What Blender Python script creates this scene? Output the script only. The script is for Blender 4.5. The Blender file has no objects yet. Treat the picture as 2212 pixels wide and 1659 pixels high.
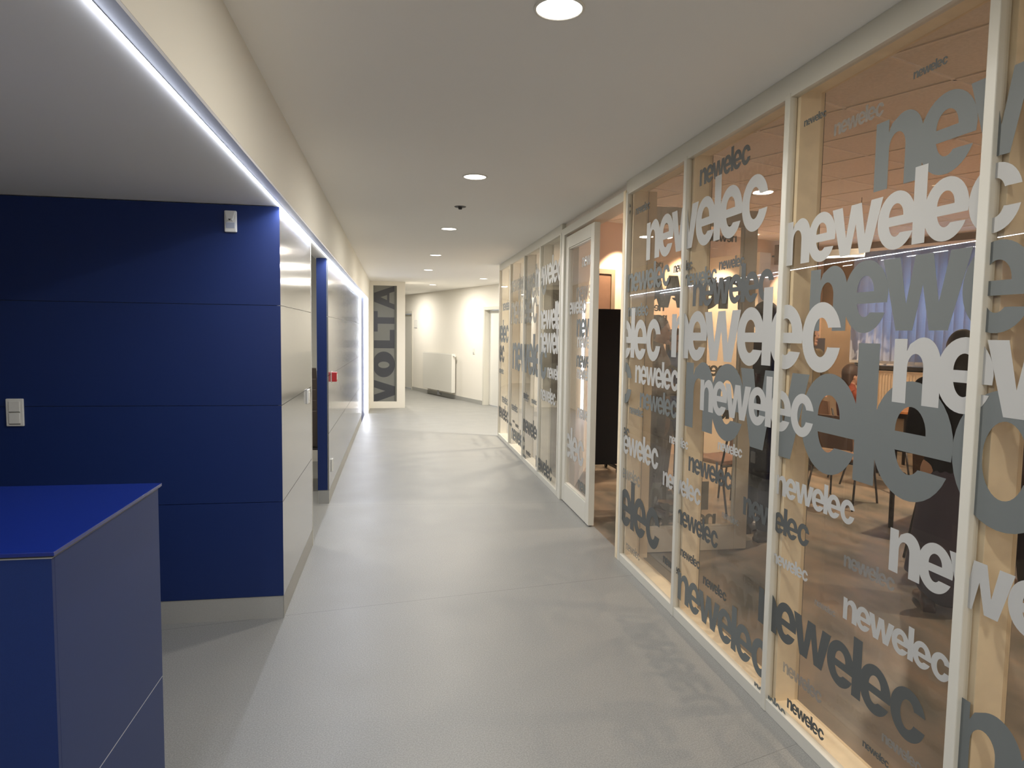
import bpy, bmesh, math, random
from mathutils import Vector, Matrix, Euler
PI = math.pi
random.seed(7)
S = bpy.context.scene
C = bpy.context.collection

# ------------------------------------------------------------------ camera
F_PX = 1473.95
YAW, PITCH, ROLL = map(math.radians, (9.60074, 4.19523, -0.77161))
cam_d = bpy.data.cameras.new('camera'); cam = bpy.data.objects.new('camera', cam_d); C.objects.link(cam)
cam_d.sensor_fit = 'HORIZONTAL'; cam_d.sensor_width = 36.0; cam_d.lens = 36.0 * F_PX / 2212.0
cam_d.clip_start = 0.05; cam_d.clip_end = 200
_f = Vector((math.sin(YAW)*math.cos(PITCH), math.cos(YAW)*math.cos(PITCH), -math.sin(PITCH)))
_r = Vector((math.cos(YAW), -math.sin(YAW), 0)); _d = _f.cross(_r)
_r2 = _r*math.cos(ROLL) + _d*math.sin(ROLL); _d2 = -_r*math.sin(ROLL) + _d*math.cos(ROLL)
_m = Matrix((_r2, -_d2, -_f)).transposed().to_4x4(); _m.translation = (0, 0, 1.6)
cam.matrix_world = _m
S.camera = cam

# ------------------------------------------------------------------ world, view
w = bpy.data.worlds.new('World'); S.world = w; w.use_nodes = True
w.node_tree.nodes['Background'].inputs[0].default_value = (0.40, 0.54, 0.78, 1)
w.node_tree.nodes['Background'].inputs[1].default_value = 4.6
S.view_settings.view_transform = 'Standard'; S.view_settings.look = 'None'
S.view_settings.exposure = 0.0; S.view_settings.gamma = 1.0; S.view_settings.use_curve_mapping = False
S.cycles.use_denoising = True
S.cycles.transparent_max_bounces = 40
S.cycles.max_bounces = 12; S.cycles.diffuse_bounces = 6; S.cycles.glossy_bounces = 6
S.cycles.sample_clamp_indirect = 6.0

# ------------------------------------------------------------------ light levels (each lamp is made in its own builder)
P_DOWN = 21.0        # corridor downlight, W
P_FAR = 50.0         # far hall downlight, W
P_TAPE = 5.5         # LED tape, W per metre
E_TAPE = 15.0        # LED tape diffuser emission
P_SPOT = 300.0        # orange-wall spotlights
P_ROOM = 88.0        # added fill lamps in the meeting room
P_STORE = 25.0
WARM = (1.0, 0.94, 0.84); AMBER = (1.0, 0.74, 0.50); COOL = (0.80, 0.86, 1.0)
H = 2.66             # corridor ceiling
HR = 3.0             # meeting room ceiling
XL, XR = -0.62, 1.56

# ------------------------------------------------------------------ materials
MATS = {}
def mat(name, col=(.5,.5,.5), rough=.5, metal=0.0, spec=.5, noise=None, bump=None, coat=0, ior=None, emis=None, alpha=None, sheen=0):
    if name in MATS: return MATS[name]
    m = bpy.data.materials.new(name); m.use_nodes = True; MATS[name] = m
    nt = m.node_tree; b = nt.nodes['Principled BSDF']
    b.inputs['Base Color'].default_value = (*col, 1); b.inputs['Roughness'].default_value = rough
    b.inputs['Metallic'].default_value = metal; b.inputs['Specular IOR Level'].default_value = spec
    if ior: b.inputs['IOR'].default_value = ior
    if coat: b.inputs['Coat Weight'].default_value = coat; b.inputs['Coat Roughness'].default_value = .08
    if sheen: b.inputs['Sheen Weight'].default_value = sheen
    if alpha is not None: b.inputs['Alpha'].default_value = alpha
    if emis: b.inputs['Emission Color'].default_value = (*emis[0], 1); b.inputs['Emission Strength'].default_value = emis[1]
    tc = nt.nodes.new('ShaderNodeTexCoord')
    if noise:
        n = nt.nodes.new('ShaderNodeTexNoise'); n.inputs['Scale'].default_value = noise[0]; n.inputs['Detail'].default_value = 5
        r = nt.nodes.new('ShaderNodeValToRGB'); k = noise[1]
        r.color_ramp.elements[0].position = .35; r.color_ramp.elements[1].position = .65
        r.color_ramp.elements[0].color = (*[c*(1-k) for c in col], 1); r.color_ramp.elements[1].color = (*[min(1, c*(1+k)) for c in col], 1)
        nt.links.new(tc.outputs['Object'], n.inputs['Vector']); nt.links.new(n.outputs['Fac'], r.inputs['Fac']); nt.links.new(r.outputs['Color'], b.inputs['Base Color'])
    if bump:
        n2 = nt.nodes.new('ShaderNodeTexNoise'); n2.inputs['Scale'].default_value = bump[0]; n2.inputs['Detail'].default_value = 4
        bp = nt.nodes.new('ShaderNodeBump'); bp.inputs['Strength'].default_value = bump[1]; bp.inputs['Distance'].default_value = .002
        nt.links.new(tc.outputs['Object'], n2.inputs['Vector']); nt.links.new(n2.outputs['Fac'], bp.inputs['Height']); nt.links.new(bp.outputs['Normal'], b.inputs['Normal'])
    return m
def glass_mat(name, tint=(.95,.94,.92), ior=1.5):
    m = bpy.data.materials.new(name); m.use_nodes = True; MATS[name] = m; nt = m.node_tree
    for n in list(nt.nodes): nt.nodes.remove(n)
    o = nt.nodes.new('ShaderNodeOutputMaterial'); t = nt.nodes.new('ShaderNodeBsdfTransparent'); g = nt.nodes.new('ShaderNodeBsdfGlossy')
    t.inputs[0].default_value = (*tint, 1); g.inputs['Roughness'].default_value = 0.0; g.inputs[0].default_value = (1,1,1,1)
    f = nt.nodes.new('ShaderNodeFresnel'); f.inputs['IOR'].default_value = ior; x = nt.nodes.new('ShaderNodeMixShader')
    geo = nt.nodes.new('ShaderNodeNewGeometry'); mul = nt.nodes.new('ShaderNodeMath'); mul.operation = 'MULTIPLY'; inv = nt.nodes.new('ShaderNodeMath'); inv.operation = 'SUBTRACT'
    inv.inputs[0].default_value = 1.0; nt.links.new(geo.outputs['Backfacing'], inv.inputs[1])          # the reflection of a pane comes from its front face
    nt.links.new(f.outputs[0], mul.inputs[0]); nt.links.new(inv.outputs[0], mul.inputs[1])
    nt.links.new(mul.outputs[0], x.inputs[0]); nt.links.new(t.outputs[0], x.inputs[1]); nt.links.new(g.outputs[0], x.inputs[2]); nt.links.new(x.outputs[0], o.inputs[0])
    return m

M_ceil = mat('ceiling_paint', (.88,.86,.82), .85, bump=(220,.05))
M_soffit = mat('soffit_paint', (.84,.84,.83), .85, bump=(220,.05))
M_cream = mat('cream_wall_paint', (.76,.73,.65), .8, bump=(180,.06))
M_white = mat('white_wall_paint', (.80,.77,.70), .8, bump=(180,.06))
M_blue = mat('blue_laminate', (.009,.025,.118), .42, spec=.35, noise=(900,.10))
M_side = mat('grey_gloss_laminate', (.30,.30,.295), .12, metal=.55, spec=.6, noise=(1200,.03))
M_joint = mat('aluminium_joint', (.62,.63,.65), .35, metal=.6)
M_darkjoint = mat('dark_joint', (.05,.06,.09), .5)
M_plinth = mat('plinth_vinyl', (.36,.36,.34), .45, noise=(300,.06))
M_frame = mat('white_frame_lacquer', (.66,.64,.565), .35)
M_postwood = mat('cream_post_lacquer', (.86,.73,.52), .5, noise=(14,.05))
M_postpale = mat('pale_post_lacquer', (.84,.80,.68), .5, noise=(14,.04))
M_glass = glass_mat('partition_glass')
M_glass2 = glass_mat('inner_glass', (.93,.91,.88), 1.45)
M_L = mat('light_grey_film', (.46,.46,.445), .6)
M_M = mat('mid_grey_film', (.145,.16,.157), .6)
M_D = mat('dark_grey_film', (.085,.092,.09), .6)
M_F = mat('faint_grey_film', (.25,.27,.27), .6, alpha=.38)
M_plast = mat('white_plastic', (.72,.71,.66), .4)
M_dark = mat('black_plastic', (.02,.02,.02), .5)
M_ledoff = mat('led_profile_aluminium', (.55,.56,.60), .4, metal=.3)
M_led = mat('led_diffuser', (.9,.92,1), .5, emis=((.86,.90,1.0), E_TAPE))
M_disc = mat('downlight_diffuser', (1,1,1), .5, emis=((1,.95,.86), 6.0))
M_orange = mat('apricot_wall_paint', (.74,.57,.45), .8, bump=(150,.06))
M_brown = mat('brown_wall_paint', (.22,.17,.12), .8)
M_tile = mat('ceiling_tile', (.80,.74,.68), .9, noise=(60,.06))
M_grid = mat('ceiling_grid_metal', (.86,.80,.73), .5)
M_slat = mat('blind_fabric', (.62,.67,.78), .8)
_b = M_slat.node_tree.nodes['Principled BSDF']; _t = M_slat.node_tree.nodes.new('ShaderNodeBsdfTranslucent'); _x = M_slat.node_tree.nodes.new('ShaderNodeMixShader')
_t.inputs[0].default_value = (.62,.68,.80,1); _x.inputs[0].default_value = .5; _o = M_slat.node_tree.nodes['Material Output']
M_slat.node_tree.links.new(_b.outputs[0], _x.inputs[1]); M_slat.node_tree.links.new(_t.outputs[0], _x.inputs[2]); M_slat.node_tree.links.new(_x.outputs[0], _o.inputs[0])

def floor_mat():
    m = mat('grey_speckled_vinyl', (.4,.4,.38), .36, spec=.38); nt = m.node_tree; b = nt.nodes['Principled BSDF']; L = nt.links.new
    tc = nt.nodes.new('ShaderNodeTexCoord')
    def noise(sc, det=3):
        n = nt.nodes.new('ShaderNodeTexNoise'); n.inputs['Scale'].default_value = sc; n.inputs['Detail'].default_value = det; L(tc.outputs['Object'], n.inputs['Vector']); return n
    n1, n2, n3 = noise(170), noise(3, 4), noise(420, 1)
    r1 = nt.nodes.new('ShaderNodeValToRGB'); e = r1.color_ramp.elements
    e[0].position = .36; e[1].position = .66; e[0].color = (.215,.215,.205,1); e[1].color = (.30,.30,.285,1)
    L(n1.outputs['Fac'], r1.inputs['Fac'])
    r3 = nt.nodes.new('ShaderNodeValToRGB'); e = r3.color_ramp.elements; e[0].position = .68; e[1].position = .74; e[0].color = (0,0,0,1); e[1].color = (1,1,1,1)
    L(n3.outputs['Fac'], r3.inputs['Fac'])
    mx = nt.nodes.new('ShaderNodeMix'); mx.data_type = 'RGBA'; L(r3.outputs['Color'], mx.inputs['Factor']); L(r1.outputs['Color'], mx.inputs['A']); mx.inputs['B'].default_value = (.44,.44,.42,1)
    # welded seams between the vinyl sheets
    sx = nt.nodes.new('ShaderNodeSeparateXYZ'); L(tc.outputs['Object'], sx.inputs[0])
    def M(op, a, bb, clampv=False):
        q = nt.nodes.new('ShaderNodeMath'); q.operation = op; q.use_clamp = clampv
        for i, v in enumerate((a, bb)):
            if isinstance(v, (int, float)): q.inputs[i].default_value = v
            else: L(v, q.inputs[i])
        return q.outputs[0]
    tot = None
    for y0, k in ((4.0,.17),(10.2,.24),(1.86,.32),(6.35,-.06),(13.0,.2)):
        d = M('ABSOLUTE', M('SUBTRACT', M('SUBTRACT', sx.outputs['Y'], M('MULTIPLY', sx.outputs['X'], k)), y0), 0)
        ln = M('LESS_THAN', d, .0028 if y0 > 2 else .0016); tot = ln if tot is None else M('MAXIMUM', tot, ln)
    mx2 = nt.nodes.new('ShaderNodeMix'); mx2.data_type = 'RGBA'; L(M('MULTIPLY', tot, .45), mx2.inputs['Factor']); L(mx.outputs['Result'], mx2.inputs['A']); mx2.inputs['B'].default_value = (.08,.08,.08,1)
    L(mx2.outputs['Result'], b.inputs['Base Color'])
    rr = nt.nodes.new('ShaderNodeMapRange'); rr.inputs['To Min'].default_value = .36; rr.inputs['To Max'].default_value = .50; L(n2.outputs['Fac'], rr.inputs['Value']); L(rr.outputs[0], b.inputs['Roughness'])
    return m
M_floor = floor_mat()
def room_floor_mat():
    m = mat('mottled_brown_vinyl', (.2,.15,.1), .3, spec=.45); nt = m.node_tree; b = nt.nodes['Principled BSDF']; L = nt.links.new
    tc = nt.nodes.new('ShaderNodeTexCoord'); mp = nt.nodes.new('ShaderNodeMapping'); mp.inputs['Scale'].default_value = (1.6, .7, 1); mp.inputs['Rotation'].default_value = (0,0,-.45)
    n = nt.nodes.new('ShaderNodeTexNoise'); n.inputs['Scale'].default_value = 2.6; n.inputs['Detail'].default_value = 5; L(tc.outputs['Object'], mp.inputs[0]); L(mp.outputs[0], n.inputs['Vector'])
    r = nt.nodes.new('ShaderNodeValToRGB'); e = r.color_ramp.elements; e[0].position = .33; e[1].position = .7
    e[0].color = (.09,.09,.075,1); e[1].color = (.27,.205,.15,1); x = e.new(.5); x.color = (.18,.155,.125,1)
    L(n.outputs['Fac'], r.inputs['Fac']); L(r.outputs['Color'], b.inputs['Base Color']); return m
M_rfloor = room_floor_mat()

# ------------------------------------------------------------------ helpers
class MB:
    """collects shapes and links them as ONE mesh object"""
    def __init__(s): s.v = []; s.f = []
    def add(s, vs, fs, mtx=None):
        o = len(s.v); s.v += [tuple(mtx @ Vector(q)) if mtx else tuple(q) for q in vs]; s.f += [tuple(i+o for i in f) for f in fs]; return s
    def box(s, x0, x1, y0, y1, z0, z1, mtx=None):
        x0, x1 = min(x0,x1), max(x0,x1); y0, y1 = min(y0,y1), max(y0,y1); z0, z1 = min(z0,z1), max(z0,z1)
        return s.add([(x0,y0,z0),(x1,y0,z0),(x1,y1,z0),(x0,y1,z0),(x0,y0,z1),(x1,y0,z1),(x1,y1,z1),(x0,y1,z1)],
                     [(0,3,2,1),(4,5,6,7),(0,1,5,4),(1,2,6,5),(2,3,7,6),(3,0,4,7)], mtx)
    def prism(s, pts, z0, z1, mtx=None):                 # pts counter-clockwise in xy
        n = len(pts)
        return s.add([(x,y,z0) for x,y in pts]+[(x,y,z1) for x,y in pts], [tuple(range(n-1,-1,-1)), tuple(range(n,2*n))]+[(i,(i+1)%n,(i+1)%n+n,i+n) for i in range(n)], mtx)
    def cyl(s, p0, p1, r0, r1=None, n=16, cap=True):
        p0, p1 = Vector(p0), Vector(p1); r1 = r0 if r1 is None else r1; d = (p1-p0).normalized(); a = d.orthogonal().normalized(); b = d.cross(a)
        vs = [tuple(p0+(a*math.cos(t)+b*math.sin(t))*r0) for t in [2*PI*i/n for i in range(n)]]+[tuple(p1+(a*math.cos(t)+b*math.sin(t))*r1) for t in [2*PI*i/n for i in range(n)]]
        fs = [(i,(i+1)%n,(i+1)%n+n,i+n) for i in range(n)]
        if cap: fs += [tuple(range(n-1,-1,-1)), tuple(range(n,2*n))]
        return s.add(vs, fs)
    def tube(s, pts, r, n=10):
        for a, b in zip(pts[:-1], pts[1:]): s.cyl(a, b, r, n=n)
        for q in pts[1:-1]: s.ball(q, r, 8, 6)
        return s
    def ball(s, c, r, n=14, m=10, sc=(1,1,1)):
        c = Vector(c); vs = [(c.x, c.y, c.z-r*sc[2])]; fs = []
        for j in range(1, m):
            t = -PI/2+PI*j/m
            vs += [(c.x+r*sc[0]*math.cos(t)*math.cos(2*PI*i/n), c.y+r*sc[1]*math.cos(t)*math.sin(2*PI*i/n), c.z+r*sc[2]*math.sin(t)) for i in range(n)]
        vs.append((c.x, c.y, c.z+r*sc[2])); L = len(vs)-1
        fs += [(0, 1+(i+1)%n, 1+i) for i in range(n)]
        for j in range(m-2): fs += [(1+j*n+i, 1+j*n+(i+1)%n, 1+(j+1)*n+(i+1)%n, 1+(j+1)*n+i) for i in range(n)]
        fs += [(1+(m-2)*n+i, 1+(m-2)*n+(i+1)%n, L) for i in range(n)]
        return s.add(vs, fs)
    def lathe(s, prof, c=(0,0,0), n=32):                 # prof: (r, z) pairs
        k = len(prof); vs = [(c[0]+r*math.cos(2*PI*i/n), c[1]+r*math.sin(2*PI*i/n), c[2]+z) for i in range(n) for r, z in prof]
        return s.add(vs, [(i*k+j, ((i+1)%n)*k+j, ((i+1)%n)*k+j+1, i*k+j+1) for i in range(n) for j in range(k-1)])
    def build(s, name, m, parent=None, bevel=0, smooth=False, seg=2):
        me = bpy.data.meshes.new(name); me.from_pydata(s.v, [], s.f); me.update()
        if m: me.materials.append(m)
        o = bpy.data.objects.new(name, me); C.objects.link(o)
        if parent: o.parent = parent; o.matrix_parent_inverse = Matrix.Identity(4)
        if smooth:
            for p in me.polygons: p.use_smooth = True
        if bevel:
            b = o.modifiers.new('bevel', 'BEVEL'); b.width = bevel; b.segments = seg; b.limit_method = 'ANGLE'; b.angle_limit = math.radians(40)
        return o
def tag(o, label, cat, group=None, kind=None):
    o['label'] = label; o['category'] = cat
    if group: o['group'] = group
    if kind: o['kind'] = kind
    return o
def thing(name, label, cat, loc=(0,0,0), rz=0, group=None):
    o = bpy.data.objects.new(name, None); C.objects.link(o); o.location = loc; o.rotation_euler = (0,0,rz); o.empty_display_size = .1
    return tag(o, label, cat, group)
def struct(o): o['kind'] = 'structure'; return o
def copy_tree(o, parent=None):
    c = o.copy(); C.objects.link(c)
    if parent: c.parent = parent
    for ch in list(o.children): copy_tree(ch, c)
    return c
def lamp(name, kind, energy, loc, color, parent=None, rot=None, **kw):
    d = bpy.data.lights.new(name, kind); d.energy = energy; d.color = color
    for k, v in kw.items(): setattr(d, k, v)
    o = bpy.data.objects.new(name, d); C.objects.link(o); o.location = loc
    if rot: o.rotation_euler = rot
    if parent: o.parent = parent
    return o

# ================================================================== STRUCTURE
DW = Vector((.3359, -.9419, 0)); NW = Vector((-.9419, -.3359, 0)); A0 = Vector((.431, 19.278, 0))   # far wall: direction, outward normal, origin
MF = Matrix.Translation(A0) @ Matrix(((DW.x, -NW.x, 0, 0), (DW.y, -NW.y, 0, 0), (0,0,1,0), (0,0,0,1)))  # local x along the wall, local y into the wall
OC = Vector((6.5, 9.70, 0)); OD = Vector((.94, .34, 0)).normalized()                                     # orange wall runs along OD and ends in the corner OC
OWL = (OC.x-2.35)/OD.x; O0 = OC-OD*OWL
WD = Vector((.44, -.90, 0)).normalized()                                                                 # window wall runs from the corner along WD
def frame_mtx(o, d, left=True):       # local x along d, local y to the left of d (or right)
    n = Vector((-d.y, d.x, 0)) * (1 if left else -1)
    return Matrix.Translation(o) @ Matrix(((d.x, n.x, 0, 0), (d.y, n.y, 0, 0), (0,0,1,0), (0,0,0,1)))
MO = frame_mtx(O0, OD, True)          # +y = behind the orange wall
MWN = frame_mtx(OC, WD, True)         # +y = outside
E1 = OC + WD*12.4

# floors
struct(MB().prism([(-5.2,-3.1),(1.63,-3.1),(1.63,6.6),(1.7,6.6),(O0.x,O0.y),(5.0,9.25),(.2,22),(-5.2,22)], -.12, 0).build('floor', M_floor))
struct(MB().prism([(1.63,-3.1),(E1.x+.3,-3.1),(E1.x+.3,E1.y),(OC.x+.3,OC.y+.1),(5.0,9.25),(O0.x,O0.y),(1.7,6.6),(1.63,6.6)], -.12, 0).build('floor', M_rfloor))
# ceilings
struct(MB().prism([(-.60,-3.1),(1.72,-3.1),(1.72,6.62),(O0.x,O0.y),(4.9,9.20),(.2,22),(-4,22),(-4,13.8),(-.60,13.8)], H, H+.15).build('ceiling', M_ceil))
struct(MB().prism([(1.66,-3.1),(E1.x+.3,-3.1),(E1.x+.3,E1.y),(OC.x+.3,OC.y+.1),(O0.x-.05,O0.y+.05),(1.66,6.6)], HR+.004, HR+.15).build('ceiling', M_tile))
struct(MB().box(-5.2,-.62,-3.1,3.97, 2.265, 2.34).build('ceiling', M_soffit))                              # low soffit over the reception
struct(MB().box(-3.6,-.72,3.96,13.8, 2.62, 2.75).build('ceiling', M_ceil))                              # ceiling of the room behind the blue wall
# bulkhead above the low soffit and the panelled wall
struct(MB().box(-.6195,-.555,-3.1,13.72, 2.2655, H+.02).box(-.74,-.6195,3.97,13.72,2.2655,H+.02).box(-.74,-.6195,-3.1,3.97,2.3405,H+.02).build('wall_bulkhead', M_cream))
# seam in the bulkhead plasterboard is only a hairline; the walls behind the camera
struct(MB().box(-5.3,-5.2,-3.1,3.96, 0, 2.3).build('wall_left', M_cream))
struct(MB().box(-5.3,8,-3.2,-3.1, 0, HR+.1).build('wall_back', M_white))
struct(MB().box(8,E1.x+.4,-3.2,-3.1, 0, HR+.1).build('wall_back', M_orange))

JZ = [.128, .66, 1.194, 1.736, 2.262]
def panelled_wall(name, x0, x1, y0, y1, front=None, side=None):
    """blue board wall with aluminium joints: core = joints, children = boards"""
    core = struct(MB().box(x0, x1-.010, y0+.010, y1, .10, 2.262).build(name, M_darkjoint))
    return core
# blue wall behind the counter (faces the camera)
wb = struct(MB().box(-5.2,-.64,3.872,3.96, 0, 2.262).build('wall_front', M_darkjoint))
for a, b in zip(JZ[:-1], JZ[1:]): MB().box(-5.2,-.6205,3.862,3.873, a+.0015, b-.0015).build('panel', M_blue, wb)
MB().box(-5.2,-.6225,3.866,3.874, 0, .127).build('plinth', M_plinth, wb)
# its return along the corridor, up to the opening
ws = struct(MB().box(-.74,-.632,3.874,5.19, 0, 2.262).build('wall_left', M_joint))
for a, b in zip(JZ[:-1], JZ[1:]): MB().box(-.633,-.620,3.8625,5.188, a+.002, b-.002).build('panel', M_side, ws)
MB().box(-.634,-.6225,3.8665,5.188, 0, .127).build('plinth', M_plinth, ws)
MB().box(-.742,-.618,5.188,5.196, 0, 2.262).build('edge_strip', M_frame, ws)
# second length of the panelled wall, beyond the opening, with a blue end
w2 = struct(MB().box(-.712,-.632,6.462,13.40, 0, 2.262).build('wall_left', M_joint))
for a, b in zip(JZ[:-1], JZ[1:]): MB().box(-.633,-.620,6.452,12.35, a+.002, b-.002).build('panel', M_side, w2)
MB().box(-.634,-.6225,6.458,12.35, 0, .127).build('plinth', M_plinth, w2)
MB().box(-.722,-.6345,6.452,6.463, .129, 2.262).build('panel', M_blue, w2)
MB().box(-.718,-.634,6.457,6.464, 0, .127).build('plinth', M_plinth, w2)
MB().box(-.72,-.620,12.36,13.40, 0, 2.262).build('panel', M_blue, w2)['label'] = 'blue end panel'
MB().box(-.72,-.640,6.464,13.40, 0, 2.262).build('backing', M_cream, w2)
# LED portal post and the cream wall after it
struct(MB().box(-.74,-.552,13.66,13.80, 0, 2.30).build('wall_left', M_cream, bevel=.003))
struct(MB().box(-.72,-.56,13.80,14.60, 0, H).build('wall_left', M_cream))
# room behind the panelled wall
struct(MB().box(-3.7,-3.6,3.96,13.8, 0, 2.7).build('wall_left', M_cream))
struct(MB().box(-3.6,-.74,8.6,8.7, 0, 2.7).build('wall_partition', M_cream))
# column wall with the window, and the walls that close the space behind it
cw = struct(MB().box(-.72,-.485,14.6,14.8, 0, H).box(-.003,.17,14.6,14.8, 0, H).box(-.485,-.003,14.6,14.8, 0, .14).box(-.485,-.003,14.6,14.8, 2.572, H).build('wall_column', M_cream))
struct(MB().box(-4,.17,15.0,15.1, 0, H).build('wall_column', M_white))
struct(MB().box(.07,.17,14.8,15.0, 0, H).build('wall_column', M_white))
struct(MB().box(-4,-.72,14.6,14.7, 0, H).build('wall_column', M_cream))
struct(MB().box(-4,-3.9,14.7,22, 0, H).build('wall_left', M_white))
struct(MB().box(-4,.3,21.9,22, 0, H).build('wall_far', M_white))
# far diagonal wall with two door openings
fw = MB()
def fb(x0,x1,y0,y1,z0,z1,mb=None): return (mb or fw).box(x0,x1,y0,y1,z0,z1,MF)
SD0, SD1 = 4.40, 5.42
fb(-.02, SD0, 0,.2, 0, H); fb(-1.05,-.02, 0,.2, 2.17, H); fb(SD0,SD1, 0,.2, 2.16, H); fb(SD1,12.0, 0,.2, 0, H); fb(-4.0,-1.05, 0,.2, 0, H)
struct(fw.build('wall_far', M_white))
struct(fb(.0, SD0-.04, -.012,0, 0,.092, MB()).build('baseboard_far', M_plinth))
struct(fb(SD1+.04, 11.0, -.012,0, 0,.092, MB()).build('baseboard_far', M_plinth))
def far_door(n, s0, s1, top, hx):
    d = struct(fb(s0+.045, s1-.045, .12,.16, .008, top-.045, MB()).build('door_%d' % n, M_plast))
    f = MB(); fb(s0-.03,s0+.04,-.012,.19,0,top+.03,f); fb(s1-.04,s1+.03,-.012,.19,0,top+.03,f); fb(s0+.04,s1-.04,-.012,.19,top-.04,top+.03,f)
    f.build('door_frame', M_frame, d, bevel=.003)
    h = MB(); c = MF @ Vector((hx, .12, 1.05)); e = MF @ Vector((hx, .055, 1.05)); g = MF @ Vector((hx+(.11 if hx < (s0+s1)/2 else -.11), .055, 1.05))
    h.cyl(c, e, .010); h.cyl(e, g, .009); h.cyl(c, c+NW*.006, .026, n=20); h.build('door_handle', M_ledoff, d, smooth=False)
    return d
far_door(1, -1.02, -.02, 2.17, -.13)
far_door(2, SD0, SD1, 2.16, SD1-.14)
# wall between the hall and the meeting room, orange on the room side
iw = struct(MB().prism([(1.60,6.57),(1.72,6.57),(O0.x+.02,O0.y-.0),(O0.x-.10,O0.y+.05),(1.60,6.70)], 0, HR).build('wall_inner', M_cream))
ow = MB(); ow.box(-.05, OWL+.1, 0,.12, 0, HR+.1, MO); struct(ow.build('wall_orange', M_orange))
# wall over the partition, room side
struct(MB().box(1.60,1.72,-3.1,6.6, 2.60, HR+.02).build('wall_right', M_tile))
struct(MB().box(1.56,1.72,-3.1,-.36, 0, 2.62).build('wall_right', M_cream))
# window wall
ww = MB(); W0, W1, WZ0, WZ1 = .55, 4.6, 1.22, 2.80
ww.box(-.1, W0, 0,.25, 0, HR+.1, MWN); ww.box(W1, 12.4, 0,.25, 0, HR+.1, MWN); ww.box(W0, W1, 0,.25, 0, WZ0, MWN); ww.box(W0, W1, 0,.25, WZ1, HR+.1, MWN)
struct(ww.build('wall_window', M_brown))
wn = MB()
for x in (W0, (W0+W1)/2-.03, W1-.06): wn.box(x, x+.06, .12,.18, WZ0, WZ1, MWN)
wn.box(W0+.06, W1-.06, .12,.18, WZ0, WZ0+.06, MWN); wn.box(W0+.06, W1-.06, .12,.18, WZ1-.06, WZ1, MWN)
w1o = struct(wn.build('window_1', M_plast))
MB().box(W0+.06, W1-.06, .147,.153, WZ0+.06, WZ1-.06, MWN).build('pane', M_glass, w1o)
MB().box(W0-.03, W1+.03, -.16,.12, WZ0-.055, WZ0-.002, MWN).build('window_sill', M_dark, w1o)
# suspended ceiling grid of the meeting room (aligned with the window wall)
gr = MB(); ang = math.atan2(WD.y, WD.x)
def clip_line(a, d):
    """part of a line inside the room polygon"""
    poly = [(1.74,-3.05),(E1.x+.1,-3.05),(E1.x+.05,E1.y),(OC.x-.02,OC.y-.02),(O0.x+.05,O0.y-.05),(1.74,6.6)]
    t0, t1 = -50, 50; n = len(poly)
    for i in range(n):
        p, q = Vector(poly[i]), Vector(poly[(i+1)%n]); e = q-p; nn = Vector((-e.y, e.x))
        num = nn.dot(a-p); den = nn.dot(d)
        if abs(den) < 1e-9:
            if num < 0: return None
            continue
        t = -num/den
        if den > 0: t0 = max(t0, t)
        else: t1 = min(t1, t)
    return (t0, t1) if t1 > t0+.1 else None
d1 = Vector((WD.x, WD.y)); d2 = Vector((OD.x, OD.y))
base = Vector((OC.x, OC.y))
for dd, oo, zz in ((d1, d2, 0), (d2, d1, .0)):
    for k in range(1, 26):
        a = base + (oo*(-.6*k) if dd is d1 else oo*(.6*k)); r = clip_line(a, dd)
        if not r: continue
        p, q = a+dd*r[0], a+dd*r[1]; nn = Vector((-dd.y, dd.x))*.008
        gr.prism([tuple(p-nn), tuple(q-nn), tuple(q+nn), tuple(p+nn)][::1], HR-.003-zz, HR+.004)
struct(gr.build('trim_1', M_grid))

# ================================================================== LETTERING
def arc(cx, cy, rx, ry, a0, a1, n=14):
    return [(cx+rx*math.cos(math.radians(a0+(a1-a0)*i/n)), cy+ry*math.sin(math.radians(a0+(a1-a0)*i/n))) for i in range(n+1)]
GLYPH = {   # outline, holes, width, all in x-heights (bold grotesque lower case)
 'n': ([(0,0),(.29,0),(.29,.56)]+arc(.455,.56,.165,.215,180,0)+[(.62,0),(.95,0),(.95,.62)]+arc(.60,.62,.35,.405,0,112)+[(.33,.92),(.27,.81),(.27,1),(0,1)], [], .95),
 'l': ([(0,0),(.30,0),(.30,1.36),(0,1.36)], [], .30),
 'w': ([(0,1),(.33,1),(.48,.36),(.61,1),(.92,1),(1.05,.36),(1.20,1),(1.53,1),(1.22,0),(.91,0),(.765,.60),(.62,0),(.31,0)], [], 1.53),
 'e': ([(.955,.40)]+arc(.485,.5,.485,.535,3,333,34)+[(.68,.265)]+arc(.485,.5,.185,.30,308,200,14)+[(.300,.40)],
       [arc(.485,.572,.185,.236,0,180,14)], .97),
 'c': (arc(.485,.5,.485,.535,16,344,34)+[(.69,.352)]+arc(.485,.5,.195,.30,332,28,30)+[(.69,.648)], [], .95),
}
_gc = {}
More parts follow.
